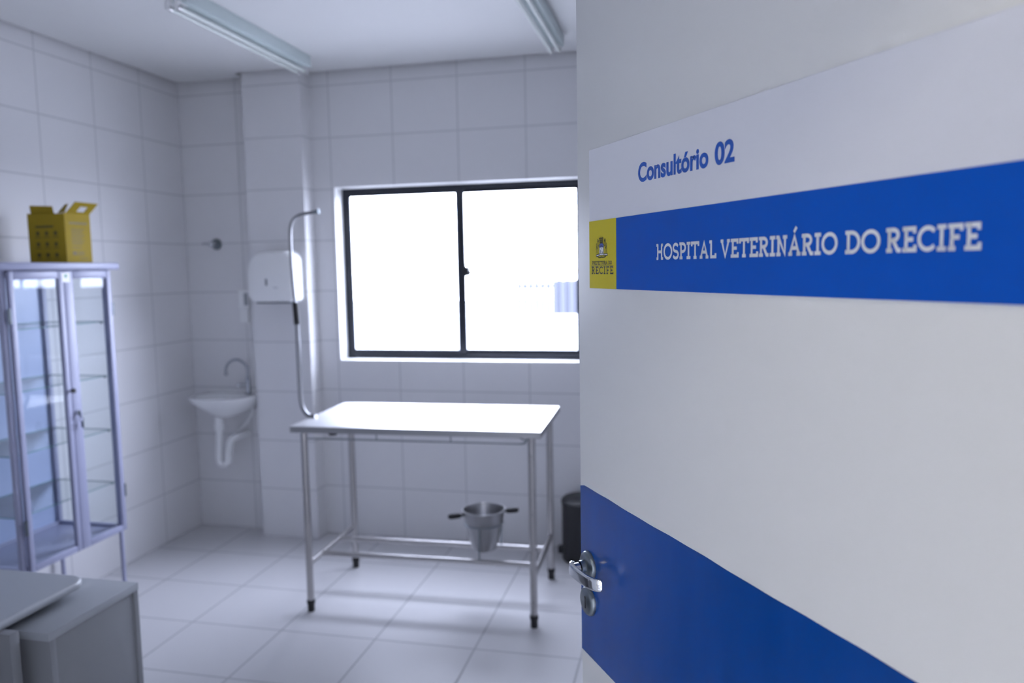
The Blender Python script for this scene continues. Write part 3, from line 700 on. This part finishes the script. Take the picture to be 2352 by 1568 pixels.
for y0, y1, kn in ((CYa + .024, 2.799, 1), (2.802, CYb - .004, 0)):
    b = bm_(); sa, sb = (.024, .026) if kn else (.050, .026)
    x0, x1 = CFX - .002, CFX + .016; z0, z1 = CZ0 + .004, CZ1 - .004
    box(b, (x0, y0, z0), (x1, y0 + sa, z1), .003); box(b, (x0, y1 - sb, z0), (x1, y1, z1), .003)
    box(b, (x0, y0 + sa, z0), (x1, y1 - sb, z0 + .028), .003); box(b, (x0, y0 + sa, z1 - .034), (x1, y1 - sb, z1), .003)
    d = obj('door', b, m_cab, cab, True)
    b = bm_(); box(b, (CFX + .004, y0 + sa - .004, z0 + .024), (CFX + .007, y1 - sb + .004, z1 - .030)); obj('door_pane', b, m_glass, d, True, False)
    for zz in (.58, 1.445):
        b = bm_(); yh = y0 - .004 if kn else y1 + .004; tube(b, [(CFX + .012, yh, zz - .03), (CFX + .012, yh, zz + .03)], .007, 10); obj('hinge', b, m_satin, d, True)
    if kn:
        b = bm_(); tube(b, [(CFX + .014, 2.792, 1.105), (CFX + .032, 2.792, 1.105)], .004, 8); lathe(b, [(.0, .010), (.010, .008), (.011, .0), (.004, -.004)], (CFX + .030, 2.792, 1.105), 14, axis=Matrix(((0, 0, 1), (1, 0, 0), (0, 1, 0)))); obj('knob', b, m_rubber, d, True, label='small black knob')
    else:
        b = bm_(); lathe(b, [(.0, .012), (.010, .011), (.012, .0)], (CFX + .015, 2.822, 1.005), 18, axis=Matrix(((0, 0, 1), (1, 0, 0), (0, 1, 0)))); obj('lock', b, m_chrome, d, True)
        b = bm_(); box(b, (CFX + .025, 2.820, .985), (CFX + .036, 2.8225, 1.010), .001); tube(b, [(CFX + .032 + .010 * math.cos(2 * PI * k / 16), 2.828, .972 + .010 * math.sin(2 * PI * k / 16)) for k in range(17)], .0015, 6, False); box(b, (CFX + .026, 2.828, .935), (CFX + .040, 2.831, .965), .001); obj('key', b, m_satin, d, True)
b = bm_(); box(b, (CFX + .0155, 2.790, 1.575), (CFX + .0168, 2.834, 1.618)); lb = obj('sticker', b, mat('label_white', (.88, .88, .88), .4), cab, True, False, label='small white label with a green mark')
b = bm_(); box(b, (CFX + .0168, 2.806, 1.596), (CFX + .0172, 2.818, 1.609)); obj('green_mark', b, m_green, lb, True, False)
for x in (CFX - .020, CBX + .006):
    for y in (CYa + .004, CYb - .020):
        b = bm_(); box(b, (x, y, .0), (x + .015, y + .015, CZ0 + .004), .002); obj('leg', b, m_cab, cab, True)

# sharps box standing on the cabinet
BX0, BX1, BYa, BYb, BZ0, BZ1 = -2.878, -2.683, 2.900, 3.050, CZ1 + .0325, CZ1 + .0325 + .222
bx = thing('cardboard_box', 'yellow printed cardboard box with open flaps on the medicine cabinet', 'box', ((BX0 + BX1) / 2, (BYa + BYb) / 2, BZ0))
b = bm_(); q = .002
box(b, (BX0, BYa, BZ0), (BX1, BYa + q, BZ1 - .004)); box(b, (BX0, BYb - q, BZ0), (BX1, BYb, BZ1)); box(b, (BX0, BYa + q, BZ0), (BX0 + q, BYb - q, BZ1)); box(b, (BX1 - q, BYa + q, BZ0), (BX1, BYb - q, BZ1)); box(b, (BX0, BYa, BZ0), (BX1, BYb, BZ0 + q))
obj('body', b, m_card, bx, True, False)
def flap(bm, pts, t):
    a = [bm.verts.new(p_) for p_ in pts]; c = [bm.verts.new(Vector(p_) + Vector(t)) for p_ in pts]; n = len(pts)
    bm.faces.new(a[::-1]); bm.faces.new(c)
    for k in range(n): bm.faces.new((a[k], a[(k + 1) % n], c[(k + 1) % n], c[k]))
b = bm_(); flap(b, [(BX0 + .002, BYa + .02, BZ1 - .006), (BX0 + .125, BYa + .02, BZ1 - .006), (BX0 + .122, BYa + .014, BZ1 + .030), (BX0 + .002, BYa + .014, BZ1 + .036)], (0, .002, 0)); obj('flap', b, m_card, bx, True, False)
# right flap with its square hand hole, leaning outwards
O = Vector((BX1 - .001, BYa + .012, BZ1 - .001)); eu = Vector((0, 1, 0)); ev = Vector((.045, .006, .046)).normalized(); en = eu.cross(ev).normalized()
def fl(u, v): return O + eu * u + ev * v
b = bm_(); W_, H_ = .136, .066
for (u0, u1, v0, v1) in ((0, .050, 0, H_), (.095, W_, 0, H_), (.050, .095, 0, .010), (.050, .095, .042, H_)):
    flap(b, [fl(u0, v0), fl(u1, v0), fl(u1, v1), fl(u0, v1)], en * .002)
obj('flap', b, m_card, bx, True, False)
b = bm_(); flap(b, [(BX1 - .04, BYa + .006, BZ1 - .002), (BX1 - .003, BYa + .006, BZ1 - .002), (BX1 + .022, BYa + .004, BZ1 + .038), (BX1 + .004, BYa + .004, BZ1 + .034)], (0, .002, 0)); obj('flap', b, m_card_in, bx, True, False)
b = bm_()
box(b, (BX0 + .04, BYa - .0004, BZ1 - .066), (BX0 + .135, BYa + .0005, BZ1 - .055))
for r in range(3):
    for c in range(3):
        cx_ = BX0 + .050 + c * .047; cz_ = BZ0 + .132 - r * .048
        lathe(b, [(.0, 0), (.011, 0)], (cx_, BYa - .0003, cz_), 12, axis=YA); box(b, (cx_ - .016, BYa - .0004, cz_ - .019), (cx_ + .016, BYa + .0005, cz_ - .015))
obj('front_print', b, m_print, bx, True, False, label='dark printed pictograms')
b = bm_()
def side_bar(y0, y1, z0, z1): box(b, (BX1 - .0005, BYa + y0, BZ0 + z0), (BX1 + .0004, BYa + y1, BZ0 + z1))
side_bar(.025, .130, .172, .182)
for k in range(9): side_bar(.034, .112 - (k % 3) * .008, .150 - k * .0085, .1535 - k * .0085)
side_bar(.034, .09, .066, .070); side_bar(.036, .060, .034, .052); 
for k in range(3): side_bar(.066, .105, .034 + k * .007, .0375 + k * .007)
side_bar(.075, .125, .018, .022)
obj('side_print', b, m_print2, bx, True, False, label='grey printed text lines')

# ------------------------------------------------------------------ desk and low cabinet, front left
dk = thing('desk', 'grey laminate desk with a rounded corner at the lower left', 'desk', (-2.3, 1.45, 0))
b = bm_(); prism(b, round_poly(-2.80, 1.05, -1.668, 1.782, .045, 8, (1, 1, 0, 0)), .725, .75); obj('desktop', b, m_lam, dk, True)
b = bm_(); out = round_poly(-2.80, 1.05, -1.668, 1.782, .045, 8, (1, 1, 0, 0))
tube(b, [(x + .0, y, .7375) for x, y in out], .0126, 10, True); obj('edge_band', b, m_lam, dk, True, label='rounded edge band')
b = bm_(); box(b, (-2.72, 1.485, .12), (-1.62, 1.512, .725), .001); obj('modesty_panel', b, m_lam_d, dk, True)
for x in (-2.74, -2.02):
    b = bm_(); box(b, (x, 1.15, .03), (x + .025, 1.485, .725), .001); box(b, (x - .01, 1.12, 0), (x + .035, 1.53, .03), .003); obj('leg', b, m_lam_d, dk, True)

KX0, KX1, KYa, KYb, KZ = -2.02, -1.565, 1.545, 1.870, .705
lc = thing('low_cabinet', 'low grey laminate cabinet standing beside the desk panel', 'cabinet', ((KX0 + KX1) / 2, (KYa + KYb) / 2, 0))
b = bm_(); box(b, (KX0, KYa, KZ - .022), (KX1, KYb, KZ), .0012); obj('top', b, m_lam, lc, True)
for y0, y1 in ((KYa + .003, KYa + .021), (KYb - .020, KYb - .002)):
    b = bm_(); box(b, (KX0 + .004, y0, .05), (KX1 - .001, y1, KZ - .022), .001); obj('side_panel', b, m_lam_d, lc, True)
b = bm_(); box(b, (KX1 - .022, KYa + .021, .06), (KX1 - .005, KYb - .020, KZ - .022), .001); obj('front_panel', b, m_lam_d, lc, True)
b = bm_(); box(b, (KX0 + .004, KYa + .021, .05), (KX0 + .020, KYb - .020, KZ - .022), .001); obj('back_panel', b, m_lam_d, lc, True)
b = bm_(); box(b, (KX0 + .02, KYa + .01, 0), (KX1 - .02, KYb - .01, .05)); obj('plinth', b, m_rubber, lc, True)
